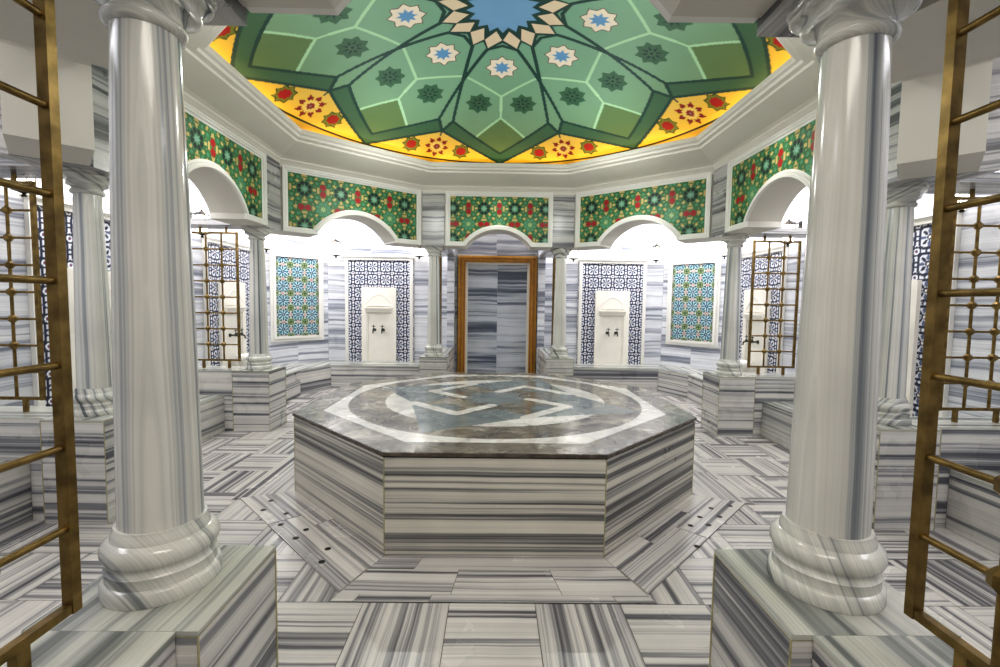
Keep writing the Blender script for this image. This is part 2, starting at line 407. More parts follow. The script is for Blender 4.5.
# door of the back wall
d1 = bpy.data.objects.new('door_1', None); link(d1); d1.location = (.02, RY, 0); d1['kind'] = 'structure'
bm = bmesh.new()
for x0, x1, z0, z1 in ((-.60, -.49, 0, 1.99), (.49, .60, 0, 1.99), (-.49, .49, 1.89, 1.99)):
    box(bm, x0, x1, -.075, .02, z0, z1)
bevel(bm, .008); dfr = obj('door_frame', bm, GILT, d1)
bm = bmesh.new()
for x0, x1, z0, z1 in ((-.575, -.545, 0, 1.95), (.545, .575, 0, 1.95), (-.575, .575, 1.935, 1.965), (-.515, -.497, 0, 1.90), (.497, .515, 0, 1.90), (-.515, .515, 1.895, 1.913)):
    box(bm, x0, x1, -.095, -.07, z0, z1)
bevel(bm, .006); obj('frame_moulding', bm, GILTD, dfr)
bm = bmesh.new()
for x0, x1, z0, z1 in ((-.49, -.455, 0, 1.89), (.455, .49, 0, 1.89), (-.455, .455, 1.86, 1.89)): box(bm, x0, x1, -.045, .02, z0, z1)
obj('inner_jamb', bm, TRIMW, d1)
bm = bmesh.new(); box(bm, -.455, -.001, .0, .04, .0, 1.86); box(bm, .001, .455, .0, .04, .0, 1.86); uvize(bm)
obj('marble_leaf', bm, striped('striped_marble_door', rgb(198, 202, 210), rgb(132, 138, 152), rgb(84, 90, 104), fb=7, ff=30, rough=.2), d1)
# flanking marble piers between door and columns
for s in (-1, 1):
    bm = bmesh.new(); box(bm, s*.69-.055, s*.69+.055, RY-.12, RY-.002, 0, 2.3); uvize(bm)
    tag(obj('trim_%d' % (5 if s < 0 else 6), bm, WW), kind='structure')

# ceiling over the ambulatory: ring with an octagonal hole
RI = [(-.937, 2.2), (.937, 2.2), (2.2, 1.2), (2.2, -.98), (.937, -2.3), (-.937, -2.3), (-2.2, -.98), (-2.2, 1.2)]   # clockwise, inner faces of the arcade
RI = [(x+(.015 if y > 2 else 0), y) for x, y in RI]
def offset_poly(P, d):
    """offset a clockwise polygon outwards"""
    out = []; n = len(P)
    for i in range(n):
        a, b, c = Vector(P[i-1]), Vector(P[i]), Vector(P[(i+1) % n])
        d1_, d2_ = (b-a).normalized(), (c-b).normalized(); n1, n2 = Vector((-d1_.y, d1_.x)), Vector((-d2_.y, d2_.x))
        m = (n1+n2).normalized(); out.append(tuple(b+m*(d/m.dot(n1))))
    return out
TH = .30
RO = offset_poly(RI, TH)
outer = [(-cx, RY), (cx, RY), (RX, cy), (RX, RF), (-RX, RF), (-RX, cy)]
bm = bmesh.new()
ov = [bm.verts.new((x, y, CZ)) for x, y in [(-cx, RY+.1), (cx, RY+.1), (RX+.1, cy), (RX+.1, -1.2), (1.2, RF-.1), (-1.2, RF-.1), (-RX-.1, -1.2), (-RX-.1, cy)]]
iv = [bm.verts.new((x, y, CZ)) for x, y in RO]
for k in range(8): bm.faces.new((ov[k], iv[k], iv[(k+1) % 8], ov[(k+1) % 8]))
for s in (-1, 1):
    a = [bm.verts.new(p) for p in ((s*(RX+.1), -1.2, CZ), (s*1.2, RF-.1, CZ), (s*(RX+.1), RF-.1, CZ))]; bm.faces.new(a)
tag(obj('ceiling', bm, CEILM), kind='structure')

# ------------------------------------------------------------------ arcade (ring of arches)
ZB, ZT = 1.965, 2.70
def band_paint(u, v):
    p = .38
    c = np.empty((len(u), 3)); c[:] = (50, 108, 64)
    U = ((u/p+.5) % 1-.5)*p; V = ((v/p+.5) % 1-.5)*p
    def cell(cx, cy):
        a = ((u-cx)/p+.5) % 1-.5; b = ((v-cy)/p+.5) % 1-.5; return a*p, b*p
    # yellow web with green blobs
    q = p/6
    h = np.cos(2*PI*u/q)*.5+np.cos(2*PI*(u*.5+v*.866)/q)*.5+np.cos(2*PI*(u*.5-v*.866)/q)*.5
    put(c, h < -.69, (172, 152, 96)); put(c, h > .55, (74, 134, 96)); put(c, (h > -.15) & (h < .15), (34, 78, 48))
    for (cx_, cy_, ring, core) in ((0, 0, (22, 38, 34), (120, 160, 140)), (p/2, p/2, (78, 140, 104), (150, 178, 128))):
        x, y = cell(cx_, cy_); r = np.hypot(x, y); a = np.arctan2(y, x)
        put(c, r < .088, (52, 110, 68))
        put(c, (np.abs(r-.098) < .016) & (np.cos(8*a) > .55), (190, 168, 104))
        for k in range(8):
            px, py = .058*math.cos(k*PI/4+PI/8), .058*math.sin(k*PI/4+PI/8); put(c, np.hypot(x-px, y-py) < .0205, ring)
        put(c, star(x, y, 0, 0, .046, .018, 8), core)
    for (cx_, cy_, vert) in ((p/2, 0, True), (0, p/2, False)):
        x, y = cell(cx_, cy_)
        if not vert: x, y = y, x
        r = np.hypot(x, y); put(c, r < .074, (54, 112, 66))
        put(c, (np.abs(np.abs(x)-.052) < .013) & (np.abs(y) < .03), (184, 160, 100)); put(c, (np.abs(np.abs(y)-.085) < .01) & (np.abs(x) < .02), (184, 160, 100))
        for s in (-1, 1): put(c, star(x, y, 0, s*.036, .037, .031, 6, PI/6), (150, 22, 24))
        put(c, (np.abs(x) < .006) & (np.abs(y) < .01), (150, 22, 24))
    return c
def arch_pts(c, hw, z0, crown, spring, n=24):
    """points of the arch opening from left foot to right foot"""
    h = crown-spring; R = (hw*hw+h*h)/(2*h); zc = crown-R; a0 = math.atan2(spring-zc, hw)
    pts = [(c-hw, z0)] if spring > z0+.001 else []
    for i in range(n+1):
        a = PI-a0-(PI-2*a0)*i/n; pts.append((c+R*math.cos(a), zc+R*math.sin(a)))
    if spring > z0+.001: pts.append((c+hw, z0))
    return pts
def sweep2d(bm, pts, w, d0, d1, place, closed=True):
    """moulding of width w around the inside of a CCW closed outline (u,z); place(u,z,d) -> world"""
    n = len(pts); inn = []
    for i in range(n):
        a, b, c = Vector(pts[i-1]), Vector(pts[i]), Vector(pts[(i+1) % n])
        e1, e2 = (b-a), (c-b)
        e1 = e1.normalized() if e1.length > 1e-6 else e2.normalized(); e2 = e2.normalized() if e2.length > 1e-6 else e1
        n1, n2 = Vector((-e1.y, e1.x)), Vector((-e2.y, e2.x)); m = (n1+n2)
        m = m.normalized() if m.length > 1e-6 else n1
        inn.append(b+m*(w/max(.35, m.dot(n1))))
    prof = [(0., d0), (0., d1), (.28, d1), (.36, d1-.006), (.62, d1-.006), (.72, d1*.35+d0*.65), (1., d0+.003)]
    rings = [[bm.verts.new(place(*(Vector(p).lerp(q, t)), d)) for p, q in zip(pts, inn)] for t, d in prof]
    for a, b in zip(rings[:-1], rings[1:]):
        for i in range(n): bm.faces.new((a[i], a[(i+1) % n], b[(i+1) % n], b[i]))
segs = [  # index of start vertex, label, (pilaster length at start, at end), arch half width, crown, spring
    (0, 'back arch with green floral tile band over the gilded doorway', .29, .27, .405, 2.172, ZB),
    (1, 'back right diagonal arch with green floral tile band', 0, 0, .445, 2.222, ZB+.02),
    (2, 'right side arch with green floral tile band', .30, .30, .435, 2.262, ZB+.05),
    (3, 'front right diagonal beam of white plaster behind the right foreground column', 0, 0, None, 2.38, ZB),
    (4, 'white underside of the front arch overhead between the foreground columns', .28, .28, .43, 2.2, ZB),
    (5, 'front left diagonal beam of white plaster behind the left foreground column', 0, 0, None, 2.38, ZB),
    (6, 'left side arch with green floral tile band', .30, .30, .435, 2.262, ZB+.05),
    (7, 'back left diagonal arch with green floral tile band', 0, 0, .445, 2.222, ZB+.02)]
ARCH = {}
for k, label, pl, pr, hw, crown, spring in segs:
    A, B = Vector(RI[k]), Vector(RI[(k+1) % 8]); Ao, Bo = Vector(RO[k]), Vector(RO[(k+1) % 8])
    d = (B-A); L = d.length; d.normalize(); n = Vector((-d.y, d.x)); mid = (A+B)/2
    # local frame: u measured from A (left->right seen from inside is A->B for clockwise order)
    ZB = 2.0 if k == 4 else 1.965
    if k == 4: spring = ZB
    root = empty('arcade_arch', (mid.x, mid.y, ZB), label, 'arch', 'arches of the central arcade'); ARCH[k] = root
    def place(u, z, dd=0): # dd towards the room centre
        p = A+d*u-n*dd-mid; return (p.x, p.y, z-ZB)
    if hw: op = arch_pts(L/2+(.0 if k else -.0), hw, ZB, crown, spring)
    else: FU = .38 if k in (3,) else .38; op = [(FU, ZB), (FU, crown-.03), (FU+.03, crown), (L-FU-.03, crown), (L-FU, crown-.03), (L-FU, ZB)]
    # wall body: outline clockwise in (u,z): feet - arch - feet - top
    eo = (Ao-A).dot(d)  # negative
    loop = [(0., ZB)]+op+[(L, ZB), (L, ZT), (0., ZT)]
    bm = bmesh.new()
    def body_vert(u, z, outer_):
        if outer_:
            uu = eo if u == 0. else (L-eo if u == L else u); p = A+d*uu+n*TH-mid
        else: p = A+d*u-mid
        return bm.verts.new((p.x, p.y, z-ZB))
    m = len(op)
    for out in (False, True):
        vs = [body_vert(u, z, out) for u, z in loop]; tp = [body_vert(u, ZT, out) for u, z in op]
        quads = [(vs[0], vs[1], tp[0], vs[-1]), (vs[m], vs[m+1], vs[m+2], tp[-1])]+[(vs[i+1], vs[i+2], tp[i+1], tp[i]) for i in range(m-1)]
        for q in quads:
            try: bm.faces.new(q if not out else q[::-1])
            except ValueError: pass
        if out: vo = vs
        else: vi = vs
    for i in range(m+1): bm.faces.new((vi[i+1], vi[i], vo[i], vo[i+1]))
    bm.faces.new((vi[0], vi[-1], vo[-1], vo[0])); bm.faces.new((vi[m+1], vo[m+1], vo[m+2], vi[m+2]))
    o = obj('arch_wall', bm, PLASTER, root); smooth_by_angle(o, .5)
    # tile band and its moulding
    if hw:
        u0, u1 = (pl if pl else .025)+.0, L-(pr if pr else .025)
        zt = 2.625; zb = ZB+.002
        outl = [(u0, zb)]+[p for p in op if True]+[(u1, zb), (u1, zt), (u0, zt)]     # CW? -> make CCW
        ar = sum(outl[i][0]*outl[(i+1) % len(outl)][1]-outl[(i+1) % len(outl)][0]*outl[i][1] for i in range(len(outl)))
        if ar < 0: outl = outl[::-1]
        bm = bmesh.new(); sweep2d(bm, outl, .058, .0, .026, place); bmesh.ops.recalc_face_normals(bm, faces=bm.faces)
        o = obj('panel_moulding', bm, TRIMW, root); smooth_by_angle(o, .5)
        # keep the tile grid inside the outline (edge hidden below the moulding)
        cz0 = (u0+u1)/2
        grid_panel('tile_band', Vector(place(u0+.03, ZB+.03, .004)), (d.x, d.y, 0), (0, 0, 1), (u1-u0)-.06, zt-ZB-.06, .0062,
                   (lambda u, v, w=(u1-u0)-.06, h=zt-ZB-.06: band_paint(u-w/2+(.19 if True else 0), v-h+.17)),
                   (lambda u, v, P=outl, u0=u0: ~inpoly(np.abs(u*0)+u+u0+.03, v+ZB+.03, [(a, b) for a, b in arch_pts(L/2, hw+.03, ZB-.2, crown+.03, spring)])), PAINT, root)
# marble pilaster blocks over the columns
ZB = 1.965
PB = []
def pil(u_poly, k):
    xs = [p[0] for p in u_poly]; ys = [p[1] for p in u_poly]; c = (sum(xs)/len(xs), sum(ys)/len(ys))
    bm = bmesh.new(); prism(bm, [(x-c[0], y-c[1]) for x, y in u_poly], ZB-.003-ZB, 2.66-ZB); bmesh.ops.recalc_face_normals(bm, faces=bm.faces); uvize(bm)
    o = obj('marble_pilaster', bm, striped_pil); o.parent = ARCH[k]; o.location = (c[0]-ARCH[k].location.x, c[1]-ARCH[k].location.y, ZB-ARCH[k].location.z)
striped_pil = striped('striped_marble_pilaster', rgb(186, 184, 182), rgb(136, 136, 138), rgb(92, 92, 96), fb=13, ff=40)
for s, w in ((-1, 'left'), (1, 'right')):
    xi, xo = s*.66+.015, s*.935+.015
    pil([(xi, 2.185), (xo, 2.185), (xo, 2.23), (xi, 2.23)], 0)
    pil([(s*2.185, .905), (s*2.185, 1.195), (s*2.23, 1.195), (s*2.23, .905)], 6 if s < 0 else 2)
    pil([(s*2.185, -.68), (s*2.185, -.975), (s*2.24, -1.02), (s*2.52, -1.24), (s*2.50, -.9), (s*2.22, -.68)], 6 if s < 0 else 2)
    pil([(s*.66, -2.285), (s*.935, -2.285), (s*.935, -2.61), (s*.66, -2.61)], 4)

# ------------------------------------------------------------------ cornice and dome
LIP = [(-.75, 1.69), (.75, 1.69), (1.805, .775), (1.805, -.60), (.75, -1.55), (-.75, -1.55), (-1.805, -.60), (-1.805, .775)]
LIP = [(x+.012, y) for x, y in LIP]
bm = bmesh.new()
prof = [(-.02, 2.60), (.035, 2.60), (.035, 2.632), (.07, 2.650), (.11, 2.664), (.115, 2.676), (.19, 2.690), (.80, 2.738), (.815, 2.754), (.905, 2.760), (.925, 2.778), (.985, 2.783), (1., 2.79), (1., 2.822), (.96, 2.826), (.95, 2.80), (.05, 2.80), (.0, 2.98), (-.15, 3.1)]
rings = []
for t, z in prof:
    rings.append([bm.verts.new((a[0]+(b[0]-a[0])*t, a[1]+(b[1]-a[1])*t, z)) for a, b in zip(RI, LIP)])
for a, b in zip(rings[:-1], rings[1:]):
    for i in range(8): bm.faces.new((a[i], a[(i+1) % 8], b[(i+1) % 8], b[i]))
bmesh.ops.recalc_face_normals(bm, faces=bm.faces)
o = obj('octagonal_cornice', bm, PLASTER); tag(o, 'white plaster octagonal cornice running under the painted dome', 'cornice')
# cove strip
bm = bmesh.new()
t0, t1 = .62, .78
for i in range(8):
    q = []
    for j in (i, (i+1) % 8):
        for t in (t0, t1): q.append(Vector(RI[j]).lerp(Vector(LIP[j]), t))
    c0, c1, e0, e1 = q
    m0, m1, m2, m3 = c0.lerp(e0, .04), e0.lerp(c0, .04), c1.lerp(e1, .04), e1.lerp(c1, .04)
    bm.faces.new([bm.verts.new((v.x, v.y, 2.81)) for v in (m0, m1, m3, m2)])
o = obj('cove_light_strip', bm, COVE); tag(o, 'warm golden light strip hidden in the cove behind the dome cornice', 'cove light')

DA = PI/8
def pol(az, r): a = math.radians(az); return (r*math.sin(a), r*math.cos(a))
def dome_paint(r, th):
    """colour of the dome plaster at plan radius r and azimuth th"""
    f = (th/(2*DA)+.5) % 1-.5; a = np.abs(f)*2*DA          # folded azimuth 0..22.5 deg
    x, y = r*np.sin(a), r*np.cos(a)
    LG, DKS, BAND, SQ, LINE = (122, 168, 144), (26, 66, 62), (62, 100, 76), (96, 124, 82), (164, 206, 168)
    c = np.empty((len(r), 3)); c[:] = LG
    V0, T22, I20, VI, X22, K0, D15 = pol(0, 2.0), pol(22.5, 1.625), pol(19.6, 1.48), pol(0, 1.865), pol(22.5, .94), pol(0, .434), pol(15, .497)
    def bul(p, q, amt, n=8):
        out = []
        for i in range(n+1):
            t = i/n; px, py = p[0]+(q[0]-p[0])*t, p[1]+(q[1]-p[1])*t; r_ = math.hypot(px, py); k = 1+amt*4*t*(1-t)/r_; out.append((px*k, py*k))
        return out
    outl, innl = bul(V0, T22, .03), bul(VI, I20, .03)
    # cove glow painted into the field: warmer, slightly darker towards the rim
    g = np.clip((r-.5)/1.4, 0, 1)[:, None]; c = c*(1-.10*g)+np.array([10, -4, -22])*g*.6
    sq = inpoly(x, y, [pol(0, 1.38), pol(9.3, 1.655)]+[p for p in innl[::-1] if p[0] < pol(9.3, 1.655)[0]]+[(0, 1.9)] if False else [(-.01, 1.38), pol(0, 1.38), pol(9.3, 1.655), (pol(9.3, 1.655)[0]+.01, 1.66)]+[p for p in innl[::-1] if p[0] <= pol(9.3, 1.655)[0]]+[(-.01, 1.865)])
    put(c, sq, SQ)
    def ln(p, q, w, col): put(c, seg_d(x, y, p, q) < w, col)
    ln(pol(0, 1.09), pol(0, 1.38), .013, LINE); ln(pol(0, 1.09), pol(20.5, .885), .013, LINE); ln(pol(0, 1.38), pol(9.3, 1.655), .013, LINE)
    band = inpoly(x, y, innl+[pol(21, 1.50), T22, (T22[0]*1.05, T22[1])]+outl[::-1]+[(-.01, 2.0), (-.01, 1.865)])
    put(c, band, BAND)
    ye = inpoly(x, y, outl+[pol(24, 1.65), pol(24, 2.2), (-.01, 2.2), (-.01, 2.0)])
    gy = np.clip((r-1.6)/.4, 0, 1)[:, None]  # yellow paint deepens towards the rim, with the cove glow mixed in
    yc = np.array([[214, 180, 92]])*(1-gy)+np.array([[236, 194, 66]])*gy
    c[ye] = yc[ye]
    for pl_ in (outl, innl):
        for p, q in zip(pl_[:-1], pl_[1:]): ln(p, q, .014, DKS)
    ln(I20, X22, .015, DKS); ln(X22, D15, .016, DKS); ln(D15, K0, .016, DKS); ln(I20, T22, .016, DKS); ln(T22, pol(22.5, 1.68), .012, DKS)
    # rosettes
    put(c, star(x, y, 0, .71, .150, .112, 8), (92, 40, 44)); put(c, star(x, y, 0, .71, .141, .104, 8), (228, 218, 200)); put(c, star(x, y, 0, .71, .082, .045, 8), (96, 150, 196))
    px, py = pol(10.5, 1.197); ro = math.radians(10.5)
    put(c, star(x, y, px, py, .135, .10, 8, ro), (56, 98, 74)); put(c, star(x, y, px, py, .092, .034, 8, ro), (28, 58, 56)); put(c, star(x, y, px, py, .045, .03, 8, ro+PI/8), (64, 104, 78)); put(c, np.hypot(x-px, y-py) < .014, (24, 52, 52))
    px, py = pol(22.5, 1.84); d = np.hypot(x-px, y-py); aa = np.arctan2(x-px, y-py)-DA
    put(c, (d > .062) & (d < .135-.04*np.abs(np.sin(4*aa))) & (np.abs(np.sin(4*aa)) < .90-.3*np.clip((.085-d)/.03, 0, 1)), (132, 18, 30))
    put(c, star(x, y, px, py, .085, .055, 8, DA), (228, 200, 110)); put(c, star(x, y, px, py, .044, .032, 8, DA), (142, 24, 34)); put(c, d < .014, (120, 120, 110))
    px, py = pol(22.5-8.7, 1.865); r2 = math.radians(13.8)
    put(c, star(x, y, px, py, .105, .078, 8, r2), (48, 70, 34)); put(c, star(x, y, px, py, .094, .068, 8, r2), (112, 118, 44)); put(c, star(x, y, px, py, .062, .048, 8, r2), (160, 16, 24))
    # central star and ring of diamonds
    dm = [pol(11.25, .243), pol(0, .365), pol(15, .497), pol(22.5, .385)]
    put(c, inpoly(x, y, [(-.01, .0), (-.01, .40), pol(0, .40), pol(15, .50), pol(23, .41), pol(23, .0)]), DKS)
    ctr = [pol(11.25, .262), pol(0.6, .365), pol(14.6, .478), pol(21.9, .385)]
    put(c, inpoly(x, y, ctr), (222, 204, 178))
    bs = [(-.01, 0), (-.01, .275), pol(0, .275), pol(11.25, .213), pol(22.5, .275), pol(23, .27), pol(23, 0)]
    put(c, inpoly(x, y, bs) | (r < .19), (116, 162, 202))
    # rim
    put(c, (r > 1.992) & (r < 2.012), (30, 34, 20)); put(c, r >= 2.012, (196, 160, 48))
    return c
NR, NT = 330, 1240
rr = np.linspace(0.002, 2.13, NR); tt = np.arange(NT)*2*PI/NT
R_, T_ = np.meshgrid(rr, tt, indexing='ij')
Rb, zb_, za_ = 2.02, 2.90, 3.42; hh = za_-zb_; SR = (Rb*Rb+hh*hh)/(2*hh); zc_ = za_-SR
ZZ = zc_+np.sqrt(SR*SR-R_*R_)
Vd = np.stack([R_*np.sin(T_), R_*np.cos(T_), ZZ], -1).reshape(-1, 3)
idx = np.arange(NR*NT).reshape(NR, NT); nx_ = np.roll(idx, -1, 1)
Fd = np.stack([idx[:-1], idx[1:], nx_[1:], nx_[:-1]], -1).reshape(-1, 4)
cd = s2l(np.clip(dome_paint(R_.ravel(), T_.ravel()), 0, 255)/255.)
dome = empty('painted_dome', (.02, 0, 0), 'shallow green dome painted with an eight-fold star pattern and yellow floral border', 'dome')
paint_mesh('dome_painting', Vd, Fd, cd, DOMEP, dome)
bm = bmesh.new(); lathe(bm, [(2.13, 2.872), (2.16, 2.86), (2.6, 3.0), (2.6, 3.6), (.01, 3.62)], 64, cap=False)
obj('dome_rim', bm, PLASTER, dome)

# ------------------------------------------------------------------ columns
ZP = .588
def make_column():
    e = empty('marble_column', (0, 0, ZP), 'x', 'column')
    bm = bmesh.new()
    lathe(bm, [(.117, 0), (.119, .004), (.119, .030), (.115, .035), (.110, .037), (.109, .058), (.111, .061), (.105, .066), (.104, .076), (.106, .080), (.113, .086), (.117, .096), (.117, .106), (.113, .117), (.104, .125), (.098, .128), (.096, .140), (.092, .146), (.091, .154)], 72)
    lay = bm.loops.layers.uv.new('UVMap')
    for f in bm.faces:
        for l in f.loops: c = l.vert.co; l[lay].uv = (c.x*.3+c.y*.6+3, c.x*.85-c.y*.5+c.z*.42+7.4)
    o = obj('column_base', bm, WB, e); smooth_by_angle(o, .9)
    bm = bmesh.new(); H = 1.272
    pr = []
    for i in range(25):
        t = i/24; pr.append((.0845-.0205*(t**1.3), .150+(H-.150)*t))
    lathe(bm, pr, 64, cap=False)
    lay = bm.loops.layers.uv.new('UVMap')
    for f in bm.faces:
        for l in f.loops: c = l.vert.co; q = .09/max(.01, math.hypot(c.x, c.y)); l[lay].uv = (c.z+3, (c.x*.9+c.y*.42)*q+c.z*.006+4.3)
    o = obj('column_shaft', bm, WC, e, True)
    # capital: round astragal, flared bell passing to a stepped eight-lobed head and squarish abacus
    bm = bmesh.new()
    def rf(r, z, a):
        t = min(1, max(0, (z-1.288)/.03))
        sqf = min(1/max(abs(math.cos(a)), abs(math.sin(a))), 1.16)
        return r*((1-t)+t*(.97*sqf+.022*math.cos(8*a)))
    lathe(bm, [(.066, 1.255), (.074, 1.259), (.079, 1.266), (.079, 1.274), (.073, 1.280), (.071, 1.285), (.074, 1.294), (.083, 1.303), (.087, 1.306), (.093, 1.308), (.096, 1.314), (.096, 1.321), (.092, 1.325),
               (.095, 1.333), (.102, 1.340), (.107, 1.342), (.113, 1.344), (.117, 1.350), (.117, 1.357), (.113, 1.361), (.119, 1.363), (.122, 1.368), (.122, 1.3765)], 96, rf)
    lay = bm.loops.layers.uv.new('UVMap')
    for f in bm.faces:
        for l in f.loops: c = l.vert.co; l[lay].uv = (c.x*.3+c.y*.6, c.x*.8+c.z*1.6+c.y*.3)
    o = obj('column_capital', bm, WB, e); smooth_by_angle(o, .7)
    return e
CP = {'fl': (-.797, -2.452), 'fr': (.796, -2.452), 'nl': (-2.345, -.835), 'nr': (2.335, -.835), 'sl': (-2.335, 1.01), 'sr': (2.335, 1.01), 'bl': (-.79, 2.33), 'br': (.815, 2.33)}
CL = {'fl': 'large striped marble column in the left foreground beside the brass grille', 'fr': 'large striped marble column in the right foreground beside the brass grille',
      'nl': 'striped marble column standing just left of the left foreground column', 'nr': 'striped marble column standing just right of the right foreground column',
      'sl': 'slim grey marble column on a striped plinth before the left tiled washing niche', 'sr': 'slim grey marble column on a striped plinth before the right tiled washing niche',
      'bl': 'small white marble column left of the gilded doorway', 'br': 'small white marble column right of the gilded doorway'}
proto = make_column(); first = True
for k, (x, y) in CP.items():
    c = proto if first else copy_tree(proto); first = False
    c.location = (x, y, ZP); tag(c, CL[k], 'column', 'marble columns of the arcade')
    c.rotation_euler[2] = {'fl': 2.05, 'fr': .35, 'nl': 1.2, 'nr': 2.6, 'sl': .3, 'sr': 1.0, 'bl': 0, 'br': .8}[k]//(PI/4)*(PI/4)

# plinths and parapets
def plinth(x0, x1, y0, y1, label, mat=W):
    c = ((x0+x1)/2, (y0+y1)/2); e = empty('column_plinth', (c[0], c[1], 0), label, 'plinth', 'striped marble plinths under the columns')
    bm = bmesh.new(); box(bm, x0-c[0]+.002, x1-c[0]-.002, y0-c[1]+.002, y1-c[1]-.002, 0, ZP-.011); uvize(bm); pb = obj('plinth_body', bm, mat, e)
    bm = bmesh.new(); box(bm, x0-c[0]+.0005, x1-c[0]-.0005, y0-c[1]+.0005, y1-c[1]-.0005, ZP-.0135, ZP-.0105); obj('edge_joint', bm, GROUTY, pb)
    bm = bmesh.new(); box(bm, x0-c[0], x1-c[0], y0-c[1], y1-c[1], ZP-.0105, ZP); bevel(bm, .0015, 1); uvize(bm, off=(rnd.uniform(0, 9), rnd.uniform(0, 9)), top='y'); obj('plinth_cap', bm, WT, e)
    for X in (x0-c[0]+.001, x1-c[0]-.001):
        for Y in (y0-c[1]+.001, y1-c[1]-.001):
            bm = bmesh.new(); tube(bm, (X, Y, 0), (X, Y, ZP-.012), .0024, 6); obj('corner_joint', bm, GROUTY, pb)
def parapet(x0, x1, y0, y1, label, z=ZP-.0):
    c = ((x0+x1)/2, (y0+y1)/2); e = empty('low_parapet', (c[0], c[1], 0), label, 'parapet', 'low marble parapets dividing the bays')
    bm = bmesh.new(); box(bm, x0-c[0]+.002, x1-c[0]-.002, y0-c[1], y1-c[1], 0, z-.011); uvize(bm); obj('parapet_body', bm, W, e)
    bm = bmesh.new(); box(bm, x0-c[0], x1-c[0], y0-c[1], y1-c[1], z-.0105, z); bevel(bm, .0015, 1); uvize(bm); obj('parapet_cap', bm, WT, e)
for s, w in ((-1, 'left'), (1, 'right')):
    a, b = sorted((s*.604, s*.957)); plinth(a-(.0), b, -2.628, -2.298, 'marble plinth under the %s foreground column' % w, W)
    a, b = sorted((s*.648, s*.925)); parapet(a, b, RF+.002, -2.629, 'low marble parapet under the %s foreground brass grille' % w)
    a, b = sorted((s*2.16, s*2.51)); plinth(a, b, -1.008, -.655, 'striped marble plinth under the near %s side column' % w)
    a, b = sorted((s*2.511, s*(RX-.002))); parapet(a, b, -.97, -.70, 'low marble parapet between the near %s side plinth and the wall' % w)
    a, b = sorted((s*2.16, s*2.51)); plinth(a, b, .838, 1.19, 'striped marble plinth under the far %s side column' % w)
    a, b = sorted((s*2.511, s*(RX-.002))); parapet(a, b, .875, 1.15, 'low marble parapet between the far %s side plinth and the wall' % w)
    a, b = sorted((s*.615+.015, s*.96+.015)); plinth(a, b, 2.152, 2.50, 'small striped marble plinth %s of the gilded doorway' % w)
    a, b = sorted((s*.65+.015, s*.93+.015)); parapet(a, b, 2.501, RY-.125, 'low marble parapet behind the column %s of the doorway' % w)
# lintels at capital height
def lintel(x0, x1, y0, y1, label):
    c = ((x0+x1)/2, (y0+y1)/2); bm = bmesh.new(); box(bm, x0-c[0], x1-c[0], y0-c[1], y1-c[1], 0, .055); bevel(bm, .006, 1); uvize(bm)
    o = obj('marble_lintel', bm, striped_pil); o.location = (c[0], c[1], 1.966); tag(o, label, 'lintel', 'marble lintels over the brass grilles')
for s, w in ((-1, 'left'), (1, 'right')):
    a, b = sorted((s*2.515, s*(RX-.002)))
    lintel(a, b, -.97, -.70, 'marble lintel over the near %s side brass grille' % w)
    lintel(a, b, .875, 1.15, 'marble lintel over the far %s side brass grille' % w)
    a, b = sorted((s*.65, s*.93))
    lintel(a+.015, b+.015, 2.53, RY-.125, 'marble lintel over the back %s brass grille' % w)
    lintel(a, b, RF+.002, -2.63, 'marble lintel over the %s foreground brass grille' % w)

# ------------------------------------------------------------------ brass grilles
def make_grille():
    """grille in the local XZ plane, x from 0 to .46, z measured from the parapet top"""
    e = empty('brass_grille', (0, 0, 0), 'x', 'grille')
    X = [0, .15, .30, .45]; Z = [.080+.155*i for i in range(9)]
    for i, x in enumerate(X):
        bm = bmesh.new()
        if i in (0, 3): box(bm, x-.0095, x+.0095, -.0105, .0105, Z[0]-.010, Z[-1]+.010); bevel(bm, .002, 1)
        else: tube(bm, (x, 0, Z[0]+.008), (x, 0, Z[-1]-.008), .0085, 12)
        o = obj('upright', bm, BRASS, e); 
        if i in (1, 2): smooth_by_angle(o, .7)
    for j, z in enumerate(Z):
        bm = bmesh.new()
        if j in (0, 8): box(bm, .010, .440, -.0085, .0085, z-.0085, z+.0085); bevel(bm, .002, 1)
        else: tube(bm, (.010, 0, z), (.440, 0, z), .0070, 12)
        o = obj('rung', bm, BRASS, e); smooth_by_angle(o, .7)
    for i in (1, 2):
        for j in range(1, 8):
            bm = bmesh.new(); x, z = X[i], Z[j]
            lathe(bm, [(.010, z-.022), (.0215, z-.010), (.0215, z+.010), (.010, z+.022)], 8, c=(x, 0)); obj('collar', bm, BRASS, e)
    for x in (.10, .35):
        bm = bmesh.new(); box(bm, x-.011, x+.011, -.009, .009, 0, Z[0]-.008)
        obj('foot', bm, BRASS, e)
        bm = bmesh.new(); box(bm, x-.008, x+.008, -.008, .008, Z[-1]+.008, 1.376); obj('hanger', bm, BRASS, e)
    return e
gp = make_grille(); spots = [
    ((-.815, -2.668, ZP), -PI/2, 'brass grille rising out of frame in the left foreground'), ((.815, -2.668, ZP), -PI/2, 'brass grille rising out of frame in the right foreground'),
    ((-2.53, 1.01, ZP), PI, 'brass grille left of the far left side column'), ((2.53, 1.01, ZP), 0, 'brass grille right of the far right side column'),
    ((-2.655, -.835, ZP), PI, 'brass grille seen behind the left foreground grille'), ((2.655, -.835, ZP), 0, 'brass grille seen behind the right foreground grille'),
    ((-.78, 2.54, ZP), PI/2, 'brass grille seen edge-on behind the column left of the doorway'), ((.805, 2.54, ZP), PI/2, 'brass grille seen edge-on behind the column right of the doorway')]
